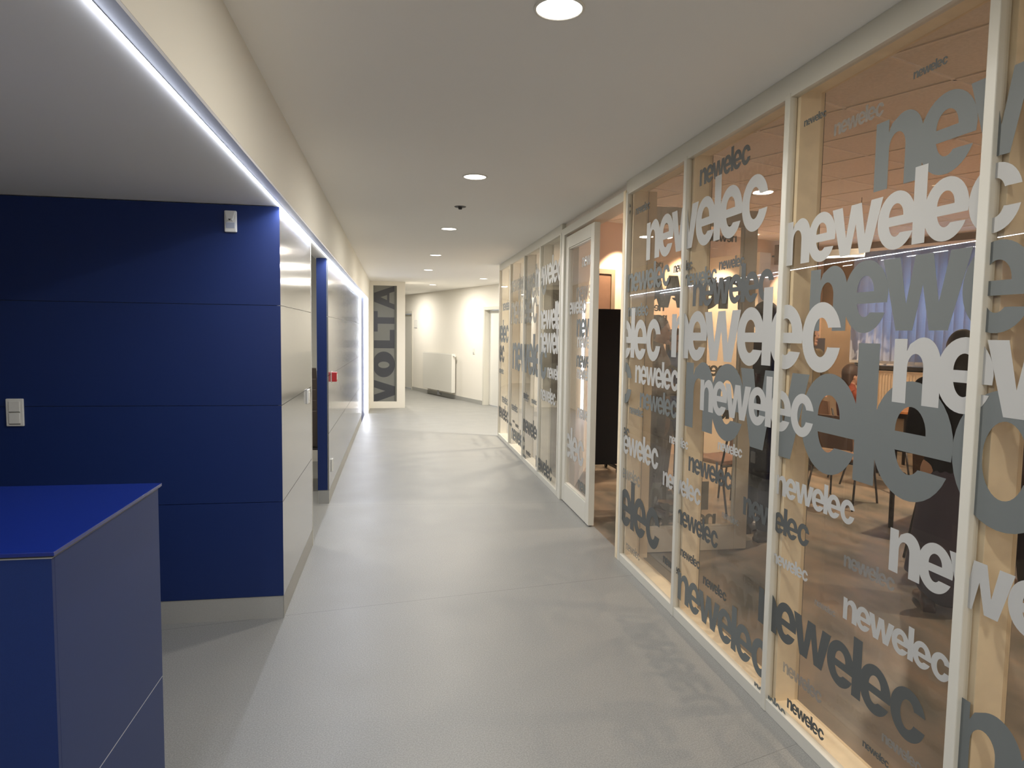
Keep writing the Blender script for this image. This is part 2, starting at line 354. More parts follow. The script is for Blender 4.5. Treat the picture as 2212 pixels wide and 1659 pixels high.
def glyph(ch):
    if ch in _gc: return _gc[ch]
    out, holes, wd = GLYPH[ch]
    cu = bpy.data.curves.new('g', 'CURVE'); cu.dimensions = '2D'; cu.fill_mode = 'BOTH'; cu.extrude = .001
    for pts in [out]+holes:
        sp = cu.splines.new('POLY'); sp.points.add(len(pts)-1); sp.use_cyclic_u = True
        for i, (x, y) in enumerate(pts): sp.points[i].co = (x, y, 0, 1)
    o = bpy.data.objects.new('g', cu); C.objects.link(o); dg = bpy.context.evaluated_depsgraph_get(); me = o.evaluated_get(dg).to_mesh()
    vs = [tuple(v.co) for v in me.vertices]; fs = [tuple(p.vertices) for p in me.polygons]
    o.evaluated_get(dg).to_mesh_clear(); bpy.data.objects.remove(o); bpy.data.curves.remove(cu)
    _gc[ch] = (vs, fs, wd); return _gc[ch]
FILM = {'L': M_L, 'M': M_M, 'D': M_D, 'F': M_F}
def word(origin, ux, nrm, xh, m, parent, clip, thick=.0003, text='newelec'):
    """word on a pane: origin = baseline start, ux = reading direction, nrm = outward normal; clip = planes (co, no) whose positive side is cut away"""
    bm = bmesh.new(); ux = Vector(ux); nrm = Vector(nrm)
    for kk, (ch, cur) in enumerate(zip(text, (0, .88, 1.72, 3.13, 4.04, 4.29, 5.25))):
        vs, fs, wd = glyph(ch); bv = []
        for x, y, z in vs:
            bv.append(bm.verts.new(Vector(origin)+ux*((x+cur)*xh)+Vector((0,0,y*xh))+nrm*((thick if z > 0 else 0)+(kk % 2)*.00006)))
        for f in fs:
            try: bm.faces.new([bv[i] for i in f])
            except ValueError: pass
    for co, no in clip:
        bmesh.ops.bisect_plane(bm, geom=bm.verts[:]+bm.edges[:]+bm.faces[:], plane_co=co, plane_no=no, clear_outer=True)
    if not bm.faces: bm.free(); return None
    me = bpy.data.meshes.new('lettering'); bm.to_mesh(me); bm.free(); me.materials.append(m)
    o = bpy.data.objects.new('lettering', me); C.objects.link(o); o.parent = parent; return o

# words on the glass: (start y, baseline z, x-height, film shade)
NEAR=[ (1.937,2.400,0.0215,"D"),(2.514,2.424,0.0227,"D"),(2.323,2.335,0.0418,"F"),(2.092,2.088,0.2210,"M"),(2.603,1.892,0.1728,"L"),(2.423,1.627,0.2310,"M"),(1.953,1.399,0.2021,"L"),(3.541,1.108,0.3503,"M"),(3.355,1.216,0.1595,"L"),(2.604,0.948,0.0807,"L"),(2.869,0.788,0.0821,"D"),(2.606,0.654,0.0406,"L"),(2.150,0.791,0.0408,"F"),(1.927,0.856,0.1390,"L"),(2.704,0.354,0.1554,"D"),(2.138,0.606,0.0774,"L"),(2.307,0.587,0.0201,"F"),(2.496,0.227,0.0416,"F"),(2.711,0.032,0.0399,"M"),(2.456,0.096,0.0393,"D"),(2.005,0.211,0.0203,"D"),(1.917,0.283,0.0276,"F"),(3.451,2.388,0.0844,"D"),(4.209,2.079,0.2335,"L"),(3.761,1.962,0.0407,"D"),(3.195,1.928,0.0402,"D"),(4.551,1.899,0.1188,"M"),(3.607,1.875,0.0632,"M"),(3.489,1.761,0.1291,"D"),(3.758,1.479,0.2469,"L"),(5.448,1.451,0.2451,"L"),(4.528,1.730,0.0613,"M"),(4.354,1.288,0.1150,"L"),(4.253,1.131,0.0974,"M"),(4.448,1.071,0.0415,"M"),(4.869,0.889,0.0686,"D"),(4.668,0.783,0.1231,"L"),(3.743,0.979,0.0416,"L"),(3.825,0.712,0.0832,"L"),(4.629,0.603,0.0675,"F"),(5.352,0.284,0.2408,"D"),(3.474,0.869,0.0790,"D"),(3.137,1.042,0.0389,"L"),(3.612,0.545,0.0819,"D"),(3.541,0.374,0.0394,"D"),(3.073,0.718,0.0269,"F"),(4.451,0.122,0.0435,"F"),(3.789,0.250,0.0405,"D"),(3.251,0.319,0.0409,"D"),(3.562,0.120,0.1553,"M"),(5.035,2.424,0.0804,"D"),(4.432,2.402,0.0417,"D"),(6.064,1.139,0.2643,"M"),(1.653,0.348,0.2481,"M") ]
LEAF=[ (5.837,2.190,0.0807,"L"),(6.356,1.789,0.1082,"L"),(6.005,1.904,0.1169,"F"),(5.940,1.489,0.0951,"L"),(5.980,1.584,0.1538,"M"),(5.934,1.211,0.0829,"L"),(5.959,1.314,0.1039,"M"),(5.891,0.865,0.0867,"L"),(6.968,0.455,0.2117,"L"),(5.825,0.233,0.0823,"M") ]
FAR=[ (7.755,2.131,0.2072,"L"),(6.746,1.789,0.1444,"L"),(7.527,1.658,0.1990,"L"),(7.500,1.408,0.2061,"L"),(7.062,1.146,0.1077,"L"),(7.373,0.885,0.1150,"L"),(8.405,0.386,0.1550,"D"),(7.591,0.084,0.1324,"D"),(9.271,0.152,0.1562,"M"),(10.565,0.320,0.1596,"D"),(10.219,1.942,0.1107,"M"),(11.178,1.476,0.2450,"M"),(11.512,1.178,0.2405,"D"),(9.272,1.125,0.3518,"M"),(9.304,0.556,0.0770,"M"),(8.471,0.802,0.0643,"D"),(7.895,0.790,0.0480,"M"),(9.213,0.393,0.0300,"D"),(8.986,0.360,0.0398,"D"),(9.483,0.318,0.0379,"M"),(9.435,2.174,0.1539,"F"),(8.341,0.774,0.0391,"F"),(10.199,0.570,0.0915,"M"),(8.411,0.060,0.0351,"M"),(8.196,0.128,0.0472,"D"),(10.472,0.997,0.0676,"M"),(9.439,1.738,0.2897,"F"),(8.872,2.034,0.2742,"F") ]
LEAFR=[ (1.886,2.088,0.0378,"D"),(2.445,2.290,0.0433,"D"),(1.903,1.779,0.0432,"D"),(1.926,1.710,0.0400,"D"),(2.102,1.857,0.0800,"D"),(2.538,1.805,0.2298,"D"),(2.295,0.310,0.2140,"M"),(2.359,0.185,0.0919,"M"),(2.404,1.312,0.0753,"M"),(2.490,0.991,0.0866,"D") ]


# ================================================================== GLASS PARTITION
def partition(label, ys, y0, y1, words, M_postwood=M_postwood):
    t = thing('glass_partition', label, 'glass partition', (XR, (y0+y1)/2, 0))
    t_inv = Matrix.Translation((-XR, -(y0+y1)/2, 0))
    def P(mb, name, m, bevel=0): 
        mb.v = [tuple(t_inv @ Vector(q)) for q in mb.v]; return mb.build(name, m, t, bevel)
    P(MB().box(1.56,1.595,y0,y1,0,.055), 'bottom_rail', M_frame, .002)
    P(MB().box(1.595,1.70,y0,y1,0,.050), 'sill', M_postwood, .002)
    P(MB().box(1.56,1.595,y0,y1,2.565,H), 'top_rail', M_frame, .002)
    P(MB().box(1.595,1.70,y0,y1,2.585,H), 'head', M_postwood)
    for y in ys:
        P(MB().box(1.556,1.590,y-.018,y+.018,.0,2.58), 'mullion', M_frame, .003)
        P(MB().box(1.594,1.700,y-.035,y+.030,.045,2.59), 'post', M_postwood, .002)
        P(MB().box(1.700,1.705,y-.030,y+.024,.045,2.59), 'gasket', M_dark)
    for a, b in zip(ys[:-1], ys[1:]):
        P(MB().box(1.574,1.580,a+.012,b-.012,.052,2.567), 'pane', M_glass)
        P(MB().box(1.684,1.690,a+.030,b-.035,.052,2.583), 'inner_pane', M_glass2)
    lo, hi = min(ys)+.01, max(ys)-.01
    clip = [((0,lo,0),(0,-1,0)), ((0,hi,0),(0,1,0)), ((0,0,.053),(0,0,-1)), ((0,0,2.566),(0,0,1))]
    order = {'F': 0, 'D': 1, 'M': 2, 'L': 3}
    ws_ = sorted(words, key=lambda q: (order[q[3]], -q[2]))
    for i, (y, z, xh, s) in enumerate(ws_):
        o = word((1.5730-.0006*order[s]-.000008*i, y, z), (0,-1,0), (-1,0,0), xh, FILM[s], t, clip)
        if o: o.matrix_parent_inverse = t_inv.copy()
    return t
PH = .981
near_posts = [4.572, 3.608, 2.614, 1.633, .652, -.33]
partition('long white framed glass partition nearest the viewer, covered with grey word lettering, meeting room behind', near_posts, -.35, 4.59, NEAR)
far_posts = [10.49, 9.48, 8.42, 7.46, 6.50]
partition('far white framed glass partition beyond the doorway, covered with pale grey lettering', far_posts, 6.46, 10.52, FAR, M_postpale)
# end jamb of the far partition and the door lining
dl = thing('door_lining', 'cream lining boards of the double doorway between the two glass partitions', 'door frame', (1.62, 5.5, 0))
MB().box(-.064,.085, .86,.958, 0,2.60).build('jamb', M_frame, dl, .003)
MB().box(-.064,.085, -.905,-.855, 0,2.60).build('jamb', M_postwood, dl, .003)
MB().box(-.064,.085, -.855,.86, 2.535,2.60).build('header', M_frame, dl, .003)
MB().box(.102,.165, -.905,-.860, 0,2.60).build('jamb', M_postwood, dl, .003)

def door_leaf(label, loc, rz, words, flip):
    """leaf: hinge at origin, runs along local +x, 5 cm thick"""
    t = thing('glass_door', label, 'door', loc, rz)
    Wd, Ht = .94, 2.515
    f = MB(); f.box(0,.10,-.025,.025,.010,Ht).box(Wd-.10,Wd,-.025,.025,.010,Ht).box(.10,Wd-.10,-.025,.025,.010,.185).box(.10,Wd-.10,-.025,.025,Ht-.11,Ht)
    f.build('leaf_frame', M_frame, t, .003)
    MB().box(.102,.112,-.018,.018,.187,Ht-.112).box(Wd-.112,Wd-.102,-.018,.018,.187,Ht-.112).box(.112,Wd-.112,-.018,.018,.187,.197).box(.112,Wd-.112,-.018,.018,Ht-.122,Ht-.112).build('glazing_bead', M_frame, t)
    MB().box(.108,Wd-.108,-.004,.004,.19,Ht-.115).build('pane', M_glass, t)
    return t
# closed leaf beside the far partition: hinge at y = 6.35
lf = door_leaf('closed white framed glass door leaf with pale lettering, beside the open doorway', (1.600, 6.352, 0), -PI/2, None, False)
clipL = [((0,5.53,0),(0,-1,0)), ((0,6.24,0),(0,1,0))]
for i, (y, z, xh, s) in enumerate(LEAF):
    o = word((1.5950-.0003*(3 if s == 'L' else 1)-.00002*i, y, z), (0,-1,0), (-1,0,0), xh, FILM[s], None, clipL)
    if o: o.parent = lf; o.matrix_parent_inverse = (Matrix.Translation((1.600,6.352,0)) @ Matrix.Rotation(-PI/2,4,'Z')).inverted()
# open leaf, swung into the meeting room
lo_ = door_leaf('open white framed glass door leaf swung into the meeting room behind the lettered glass', (1.655, 4.70, 0), 0, None, True)
clipO = [((1.77,0,0),(-1,0,0)), ((2.48,0,0),(1,0,0)), ((0,0,.2),(0,0,-1)), ((0,0,2.39),(0,0,1))]
for i, (x, z, xh, s) in enumerate(LEAFR):
    o = word((x, 4.7045+.00002*i, z), (-1,0,0), (0,1,0), xh, FILM[s], None, clipO)
    if o: o.parent = lo_; o.matrix_parent_inverse = Matrix.Translation((1.655,4.70,0)).inverted()

# ================================================================== LED TAPE
tape = thing('led_strip', 'cool white LED light strip running along the edge of the low soffit', 'LED strip', (-.61, 5, 2.25))
MB().box(-.0065,.0065,-8.1,8.66,.005,.015).build('diffuser', M_led, tape)
MB().box(.0070,.0548,-8.1,8.66,.004,.015).build('profile', M_ledoff, tape)
for k in range(8):
    ya = -3.0+2.09*k; L_ = 2.09
    lamp('led_light', 'AREA', P_TAPE*L_, (.001, ya+L_/2-5, .0018), COOL, tape, rot=(0, math.radians(-14), 0), shape='RECTANGLE', size=.006, size_y=L_)
post = thing('led_strip', 'upright cool white LED light strip at the far end of the panelled wall', 'LED strip', (-.588, 13.65, 0))
MB().box(-.030,.018,-.004,.008,.01,2.25).build('diffuser', M_led, post)
lamp('led_light', 'AREA', P_TAPE*.8, (0,-.007,1.13), COOL, post, rot=(PI/2,0,0), shape='RECTANGLE', size=.03, size_y=2.2)

# ================================================================== CEILING DOWNLIGHTS
def downlight(x, y, z, label, group, r=.078, power=P_DOWN, color=WARM, spread=180):
    t = thing('downlight', label, 'ceiling light', (x, y, z), 0, group)
    MB().lathe([(r+.006,-.0005),(r+.006,-.004),(r-.002,-.006),(r-.004,-.002),(r-.004,.0)]).build('trim_ring', M_white, t, smooth=True)
    MB().lathe([(0.0,-.003),(r-.004,-.003)], n=40).build('diffuser', M_disc, t)
    lamp('lamp', 'AREA', power, (0,0,-.008), color, t, shape='DISK', size=2*r-.02, spread=math.radians(spread))
    return t
ordn = ['behind the viewer', 'overhead', 'nearest round downlight at the top edge, over the corridor', 'second round downlight down the corridor, nearer than the smoke detector',
        'third round downlight, just past the smoke detector', 'fourth round downlight down the corridor', 'fifth and last downlight of the corridor row']
for i, y in enumerate([-2.45, -.10, 2.25, 4.69, 7.05, 9.45, 11.70]):
    if i < 2: downlight(.52, y, H, 'round recessed downlight %s' % ordn[i], 'round downlights in the corridor ceiling')
    else: downlight(.52, y, H, ordn[i], 'round downlights in the corridor ceiling')
downlight(.78, 15.24, H, 'round downlight in the far hall ceiling, left one above the radiator', 'round downlights in the far hall', power=P_FAR)
downlight(1.65, 13.22, H, 'round downlight in the far hall ceiling, right one near the partition end', 'round downlights in the far hall', power=P_FAR)
downlight(-.21, 18.1, H, 'round downlight around the far corner', 'round downlights in the far hall', power=P_FAR)
downlight(3.0, 9.9, H, 'added fill lamp behind the far glass partition', 'round downlights in the far hall', power=P_FAR*2.4)  # added lamp, brightens the space seen through the far glass
sd = thing('smoke_detector', 'small sensor on the corridor ceiling between two downlights', 'smoke detector', (.523, 5.82, H))
MB().lathe([(0,-.004),(.045,-.004),(.05,0)]).build('base', M_dark, sd)
MB().lathe([(0,-.022),(.014,-.022),(.018,-.004)]).build('sensor_head', M_dark, sd)

# ================================================================== RECEPTION COUNTER
rc = thing('reception_counter', 'dark blue reception counter with glossy blue top at the lower left', 'reception counter', (-1.6, 1.8, 0))
M_ctop = mat('blue_gloss_top', (.007,.019,.155), .16, spec=.6, coat=.5)
M_cside = mat('blue_satin_board', (.018,.036,.130), .45, spec=.3)
MB().box(-2.4,.898,-.300,.298, .0,1.134).build('carcass', M_darkjoint, rc)
MB().box(-2.4,.911,-.314,.312, 1.134,1.1385).build('edge_trim', M_joint, rc)
MB().box(-2.4,.920,-.323,.318, 1.1415,1.150).build('worktop', M_ctop, rc, .001)
MB().box(-2.4,.917,-.320,.315, 1.1385,1.1415).build('shadow_gap', M_dark, rc)
for a, b in ((0,.127),(.129,.5655),(.5695,1.134)):
    MB().box(.898,.911,-.301,.312, a, b).build('side_panel', M_cside, rc)
    MB().box(-2.4,.911,-.314,-.302, a, b).build('front_panel', M_blue, rc)
MB().box(.898,.9105,-.312,.311,.5655,.5695).build('joint_strip', M_joint, rc)

# ================================================================== THINGS ON THE WALLS
def wall_plate(name, label, cat, mtx, w_, h_, d_=.012): 
    t = thing(name, label, cat); t.matrix_world = mtx; MB().box(-w_/2,w_/2,-d_,0,-h_/2,h_/2).build('plate', M_plast, t, .004, seg=3); return t
Rside = Matrix.Rotation(PI/2, 4, 'Z')      # local -y points to +x
s1 = wall_plate('light_switch', 'double white light switch on the dark blue wall at the left edge', 'light switch', Matrix.Translation((-1.932,3.862,1.164)), .082, .142)
for k in (0, 1):
    MB().box(-.026,.026,-.0165,-.012,-.058+.062*k,-.004+.062*k).build('rocker', M_plast, s1, .002); MB().box(-.026,.026,-.0152,-.012,-.0605+.062*k,-.0582+.062*k).build('slot', M_dark, s1)
s2 = wall_plate('light_switch', 'white light switch on the grey panel beside the narrow opening', 'light switch', Matrix.Translation((-.620,4.935,1.145)) @ Rside, .085, .10, .014)
MB().box(-.026,.026,-.018,-.014,-.03,.03).build('rocker', M_plast, s2, .002)
s3 = wall_plate('wall_socket', 'white wall socket low on the panelled wall beyond the opening', 'socket', Matrix.Translation((-.620,6.70,.318)) @ Rside, .085, .12, .012)
MB().lathe([(0,-.010),(.019,-.010),(.021,0)]).build('socket_well', M_plast, s3).matrix_local = Matrix.Translation((0,-.0125,0)) @ Matrix.Rotation(PI/2,4,'X')
M_red = mat('red_plastic', (.45,.02,.025), .35)
fa = thing('fire_alarm_button', 'red fire alarm call point on the panelled wall', 'fire alarm'); fa.matrix_world = Matrix.Translation((-.620,6.76,1.165)) @ Rside
MB().box(-.045,.045,-.050,0,-.045,.045).build('housing', M_red, fa, .004); MB().box(-.030,.030,-.053,-.050,-.026,.026).build('glass_window', M_plast, fa, .001)
MB().box(-.05,.05,-.004,0,-.052,.052).build('back_plate', M_plast, fa, .001)
md = thing('motion_detector', 'white motion detector high on the dark blue wall', 'motion detector', (-.866,3.862,2.172))
pts = [(-.031,-.054),(.031,-.054),(.031,.054),(-.031,.054)]
MB().box(-.031,.031,-.020,0,-.056,.056).build('housing', M_plast, md, .006, seg=3)
hood = MB(); hood.add([(-.026,-.020,.052),(.026,-.020,.052),(.012,-.036,.004),(-.012,-.036,.004),(-.026,-.030,.052),(.026,-.030,.052),(-.014,-.020,.0),(.014,-.020,.0)], [(0,1,5,4),(4,5,2,3),(0,4,3,6),(1,7,2,5),(3,2,7,6)])
hood.build('hood', M_plast, md); MB().add([(-.009,-.0365,.010),(.009,-.0365,.010),(0,-.0375,.002)], [(0,2,1)]).build('sensor_eye', M_dark, md)
MB().box(-.022,.022,-.0225,-.020,-.036,-.006).build('lens', mat('milky_lens', (.42,.45,.52), .3), md, .001)

# ================================================================== FAR HALL
M_rad = mat('radiator_enamel', (.72,.71,.66), .35)
ra = thing('radiator', 'white panel radiator on the far wall under the light scallops', 'radiator'); ra.matrix_world = MF @ Matrix.Translation((2.04, 0, 0))
MB().box(-.92,.92,-.135,-.105,.155,1.09).build('front_panel', M_rad, ra, .006); MB().box(-.90,.90,-.060,-.035,.17,1.08).build('rear_panel', M_rad, ra, .004)
g = MB(); g.box(-.92,.92,-.130,-.125,1.075,1.10).box(-.92,.92,-.045,-.040,1.075,1.10)
for k in range(46): g.box(-.915+.0405*k,-.905+.0405*k,-.125,-.045,1.088,1.098)
g.build('top_grille', M_rad, ra)
for sx in (-.925,.915): MB().box(sx,sx+.01,-.135,-.040,.16,1.09).build('side_cover', M_rad, ra)
MB().cyl((.90,-.085,1.05),(1.02,-.085,1.05),.024,n=20).build('thermostat_knob', M_plast, ra)
for sx in (.02,-.04): MB().tube([(sx,-.085,.155),(sx,-.085,.05),(sx,.0,.05)],.011).build('pipe', M_ledoff, ra, smooth=True)
for sx in (-.7,.66): MB().box(sx,sx+.04,-.04,0,.3,1.0).build('bracket', M_rad, ra)
sg = thing('door_sign', 'small framed sign beside the far left door', 'sign'); sg.matrix_world = MF @ Matrix.Translation((.25,0,1.835))
MB().box(-.10,.10,-.012,0,-.105,.105).build('sign_frame', M_ledoff, sg, .002); MB().box(-.088,.088,-.0135,-.012,-.090,.095).build('sign_face', M_plast, sg)
so = thing('wall_socket', 'white wall switch on the far wall right of the radiator', 'light switch'); so.matrix_world = MF @ Matrix.Translation((3.90,0,1.19))
MB().box(-.04,.04,-.012,0,-.065,.065).build('plate', M_plast, so, .003); MB().box(-.022,.022,-.014,-.012,-.055,-.02).build('rocker', mat('grey_plastic',(.4,.4,.38),.5), so)
# window in the column wall with the tall turned word
vw = thing('column_window', 'tall narrow window with big grey capital letters turned upright, in the far column', 'window', (-.244, 14.6, 1.356))
M_vf = mat('window_grey_film', (.16,.165,.15), .35, spec=.5); M_vl = mat('window_letter_film', (.045,.048,.055), .3, spec=.5)
MB().box(-.241,.241,.020,.026,-1.216,1.216).build('pane', M_vf, vw)
MB().box(.205,.241,-.0,.020,-1.216,1.216).box(-.241,-.232,.0,.020,-1.216,1.216).build('reveal_bead', mat('olive_bead',(.10,.105,.09),.5), vw)
def VP(px, py): return ((px-807)*.482/50-.241, 1.216-(py-617)*2.428/250.5)
def flat(name, polys, holes=(), m=None, dy=.0195):
    cu = bpy.data.curves.new(name, 'CURVE'); cu.dimensions = '2D'; cu.fill_mode = 'BOTH'; cu.extrude = .0004
    for pts_ in list(polys)+list(holes):
        sp = cu.splines.new('POLY'); sp.points.add(len(pts_)-1); sp.use_cyclic_u = True
        for i, q in enumerate(pts_): x, z = VP(*q); sp.points[i].co = (max(-.231,min(.204,x)), z, 0, 1)
    o = bpy.data.objects.new(name, cu); C.objects.link(o); dg = bpy.context.evaluated_depsgraph_get()
    me = bpy.data.meshes.new_from_object(o.evaluated_get(dg)); bpy.data.objects.remove(o); bpy.data.curves.remove(cu)
    me.transform(Matrix.Rotation(PI/2,4,'X')); me.materials.clear(); me.materials.append(m)
    o = bpy.data.objects.new(name, me); C.objects.link(o); o.parent = vw; o.location = (0,dy,0); return o
def ell(cx, cy, rx, ry, n=40): return [(cx+rx*math.cos(2*PI*i/n), cy+ry*math.sin(2*PI*i/n)) for i in range(n)]
flat('lettering', [[(807,821),(853,835),(853,854),(807,870),(807,853),(832,845),(807,837)]], (), M_vl)
flat('lettering', [ell(829,787,24,28)], [ell(829,788,12,7)], M_vl)
flat('lettering', [[(807,735),(842,735),(842,712),(852,712),(852,752),(807,752)]], (), M_vl)
flat('lettering', [[(807,672),(816,672),(816,685),(852,685),(852,699),(816,699),(816,716),(807,716)]], (), M_vl)
flat('lettering', [[(807,633),(852,617),(852,629),(841,633),(841,653),(852,657),(852,668),(807,652)]], [[(822,642),(836,637),(836,648)]], M_vl)

# framed picture and side table seen through the far partition
pc = thing('framed_picture', 'dark picture on the wall seen through the far glass partition', 'picture'); pc.matrix_world = MF @ Matrix.Translation((6.75,0,1.45))
MB().box(-.55,.55,-.03,0,-.62,.72).build('picture_frame', M_dark, pc, .003)
M_pic = mat('picture_print', (.12,.08,.05), .4, noise=(4,.7)); MB().box(-.52,.52,-.032,-.03,-.59,.69).build('print', M_pic, pc)
sb = thing('low_cabinet', 'grey low cabinet behind the far glass partition', 'cabinet', (2.75, 8.9, 0), .35)
MB().box(-.55,.55,-.22,.22,.06,.92).build('body', mat('grey_cabinet', (.30,.30,.28), .5), sb, .003); MB().box(-.57,.57,-.24,.24,.92,.95).build('top', mat('dark_grey_top', (.10,.10,.10), .4), sb, .003)
MB().box(-.53,-.005,-.235,-.22,.09,.90).build('door', mat('grey_cabinet'), sb, .002); MB().box(.005,.53,-.235,-.22,.09,.90).build('door', mat('grey_cabinet'), sb, .002); MB().box(-.5,.5,-.18,.18,0,.06).build('plinth', M_dark, sb)

# ================================================================== MEETING ROOM
def opt(s, off=.30, z=HR):     # point in front of the orange wall
    q = O0+OD*s; n = Vector((OD.y, -OD.x, 0)); return (q.x+n.x*off, q.y+n.y*off, z)
spot_names = ['leftmost', 'second from the left', 'second from the right', 'rightmost']
for i, s in enumerate((.42, 1.5, 2.55, 3.65)):
    x, y, z = opt(s)
    t = thing('spotlight', '%s recessed spotlight washing the apricot wall' % spot_names[i], 'ceiling light', (x, y, z), 0, 'spotlights along the apricot wall')
    MB().lathe([(.055,0),(.055,-.004),(.045,-.006),(.042,0)]).build('trim_ring', M_white, t, smooth=True)
    MB().lathe([(0,-.002),(.042,-.002)]).build('diffuser', M_disc, t)
    lamp('lamp', 'SPOT', P_SPOT, (0,0,-.012), AMBER, t, spot_size=math.radians(84), spot_blend=.35, shadow_soft_size=.03)
for i, (x, y) in enumerate([(5.0,2.4),(7.6,1.8),(4.9,5.6),(7.3,4.8),(5.0,-.9)]):  # added lamps for general warm light, set well away from the glass
    t = thing('room_fill_lamp', ['added round fill lamp in the first half of the tiled ceiling','added round fill lamp in the tiled ceiling beside the blinds','added round fill lamp over the standing people','added round fill lamp in the tiled ceiling near the window wall','added round fill lamp in the tiled ceiling behind the viewer'][i], 'ceiling light', (x, y, HR), 0, 'added fill lamps in the tiled ceiling')
    MB().lathe([(.075,0),(.075,-.004),(.065,-.006),(.062,0)]).build('trim_ring', M_white, t, smooth=True)
    MB().lathe([(0,-.002),(.062,-.002)]).build('diffuser', M_disc, t)
    lamp('lamp', 'AREA', P_ROOM, (0,0,-.012), (1,.84,.66), t, shape='DISK', size=.12, spread=math.radians(140))
pl = thing('pendant_light', 'white linear pendant lamp hanging in front of the blinds', 'pendant lamp', (4.35, 6.42, 2.42), math.radians(-42))
MB().box(-.33,.33,-.045,.045,.012,.075).build('housing', M_plast, pl, .004); MB().box(-.325,.325,-.04,.04,0,.012).build('diffuser', M_disc, pl)
for sx in (-.28,.28): MB().tube([(sx,0,.075),(sx,0,HR-2.42)],.0025,6).build('cord', M_dark, pl)
# vertical blinds: the rail and every slat
bl = thing('vertical_blind', 'pale blue vertical slat blind in front of the meeting room window', 'blind', (0,0,0)); bl.matrix_world = MWN
MB().box(W0-.05, W1+.05, -.09,-.03, 2.86, 2.90).build('head_rail', M_grid, bl)
n_sl = 36; sl0 = None
for k in range(n_sl):
    x = W0+.02+(W1-W0-.04)*k/(n_sl-1)
    if sl0 is None:
        a = MB(); prof = [(-.06,.0),(-.03,.008),(0,.011),(.03,.008),(.06,.0)]
        for (u0, v0), (u1, v1) in zip(prof[:-1], prof[1:]): a.add([(u0,v0,1.27),(u1,v1,1.27),(u1,v1,2.86),(u0,v0,2.86),(u0,v0-.0012,1.27),(u1,v1-.0012,1.27),(u1,v1-.0012,2.86),(u0,v0-.0012,2.86)], [(0,1,2,3),(7,6,5,4),(0,4,5,1),(3,2,6,7)])
        sl0 = a.build('slat', M_slat, bl, smooth=True); o = sl0
        sw = MB().box(-.055,.055,-.004,.003,1.245,1.285).build('weight', M_plast, sl0)
    else: o = copy_tree(sl0, bl)
    o.location = (x, -.06, 0); o.rotation_euler = (0, 0, math.radians(38+random.uniform(-3,3)))
rd = thing('radiator', 'beige ribbed radiator under the blinds in the meeting room', 'radiator'); rd.matrix_world = MWN @ Matrix.Translation((1.9, 0, 0))
g = MB(); g.box(-1.3,1.3,-.13,-.05,.55,1.13)
for k in range(64): g.box(-1.29+.0405*k,-1.275+.0405*k,-.136,-.13,.58,1.10)
g.build('panel', mat('beige_enamel', (.66,.56,.43), .4), rd); MB().box(-1.31,1.31,-.14,-.04,1.13,1.15).build('top_grille', mat('beige_enamel'), rd); MB().cyl((1.3,-.09,1.09),(1.4,-.09,1.09),.022).build('thermostat_knob', M_plast, rd)
[MB().box(sx,sx+.05,-.05,0,.6,1.1).build('bracket', M_plast, rd) for sx in (-1.1,1.05)]; MB().tube([(-1.2,-.09,.55),(-1.2,-.09,.0)],.012).build('pipe', M_plast, rd)
# door in the apricot wall and the brown door surround
M_bdoor = mat('brown_door_laminate', (.17,.10,.065), .45, noise=(6,.1))
d3 = struct(MB().box(-.62+.1,.30,-.02,0,0,2.36,MO).build('door_3', M_bdoor)); d3.location = (0,0,0)
MB().box(.30,.36,-.03,0,0,2.42,MO).box(-.58,-.52,-.03,0,0,2.42,MO).box(-.52,.30,-.03,0,2.36,2.42,MO).build('door_frame', mat('brown_wall_paint'), d3)
q = MO @ Vector((.22,-.02,1.05)); q2 = MO @ Vector((.22,-.075,1.05)); q3 = MO @ Vector((.10,-.075,1.05)); MB().cyl(q,q2,.01).cyl(q2,q3,.009).build('door_handle', M_ledoff, d3)
# black screen on castors
M_screen = mat('black_felt', (.006,.0055,.006), .9, noise=(300,.2))
sc_ = thing('folding_screen', 'tall black partition screen standing in the open doorway of the meeting room', 'screen', (2.62, 7.72, 0), .06)
MB().box(-.32,.36,-.02,.02,.075,1.905).build('panel', M_screen, sc_, .004); MB().box(-.335,-.32,-.024,.024,.065,1.915).box(.36,.375,-.024,.024,.065,1.915).build('frame', M_dark, sc_)
for x in (-.10, .25):
    ft = MB().box(x-.02,x+.02,-.22,.22,.05,.08).build('foot', M_dark, sc_)
    for y in (-.19,.19): MB().cyl((x-.012,y,.026),(x+.012,y,.026),.026,n=16).build('castor', M_dark, ft)
sp = thing('loudspeaker', 'dark brown loudspeaker high in the corner above the apricot wall', 'loudspeaker', (OC.x-1.0, OC.y-.60, 2.76), math.radians(25))
MB().prism([(-.11,-.10),(.11,-.10),(.14,.10),(-.14,.10)], -.12, .16).build('cabinet', mat('dark_brown_shell', (.09,.065,.05), .5), sp, .006)
MB().box(-.10,.10,-.106,-.10,-.10,.14).build('grille', M_dark, sp); MB().cyl((0,.10,.02),(0,.40,.02),.012).build('bracket', M_dark, sp)

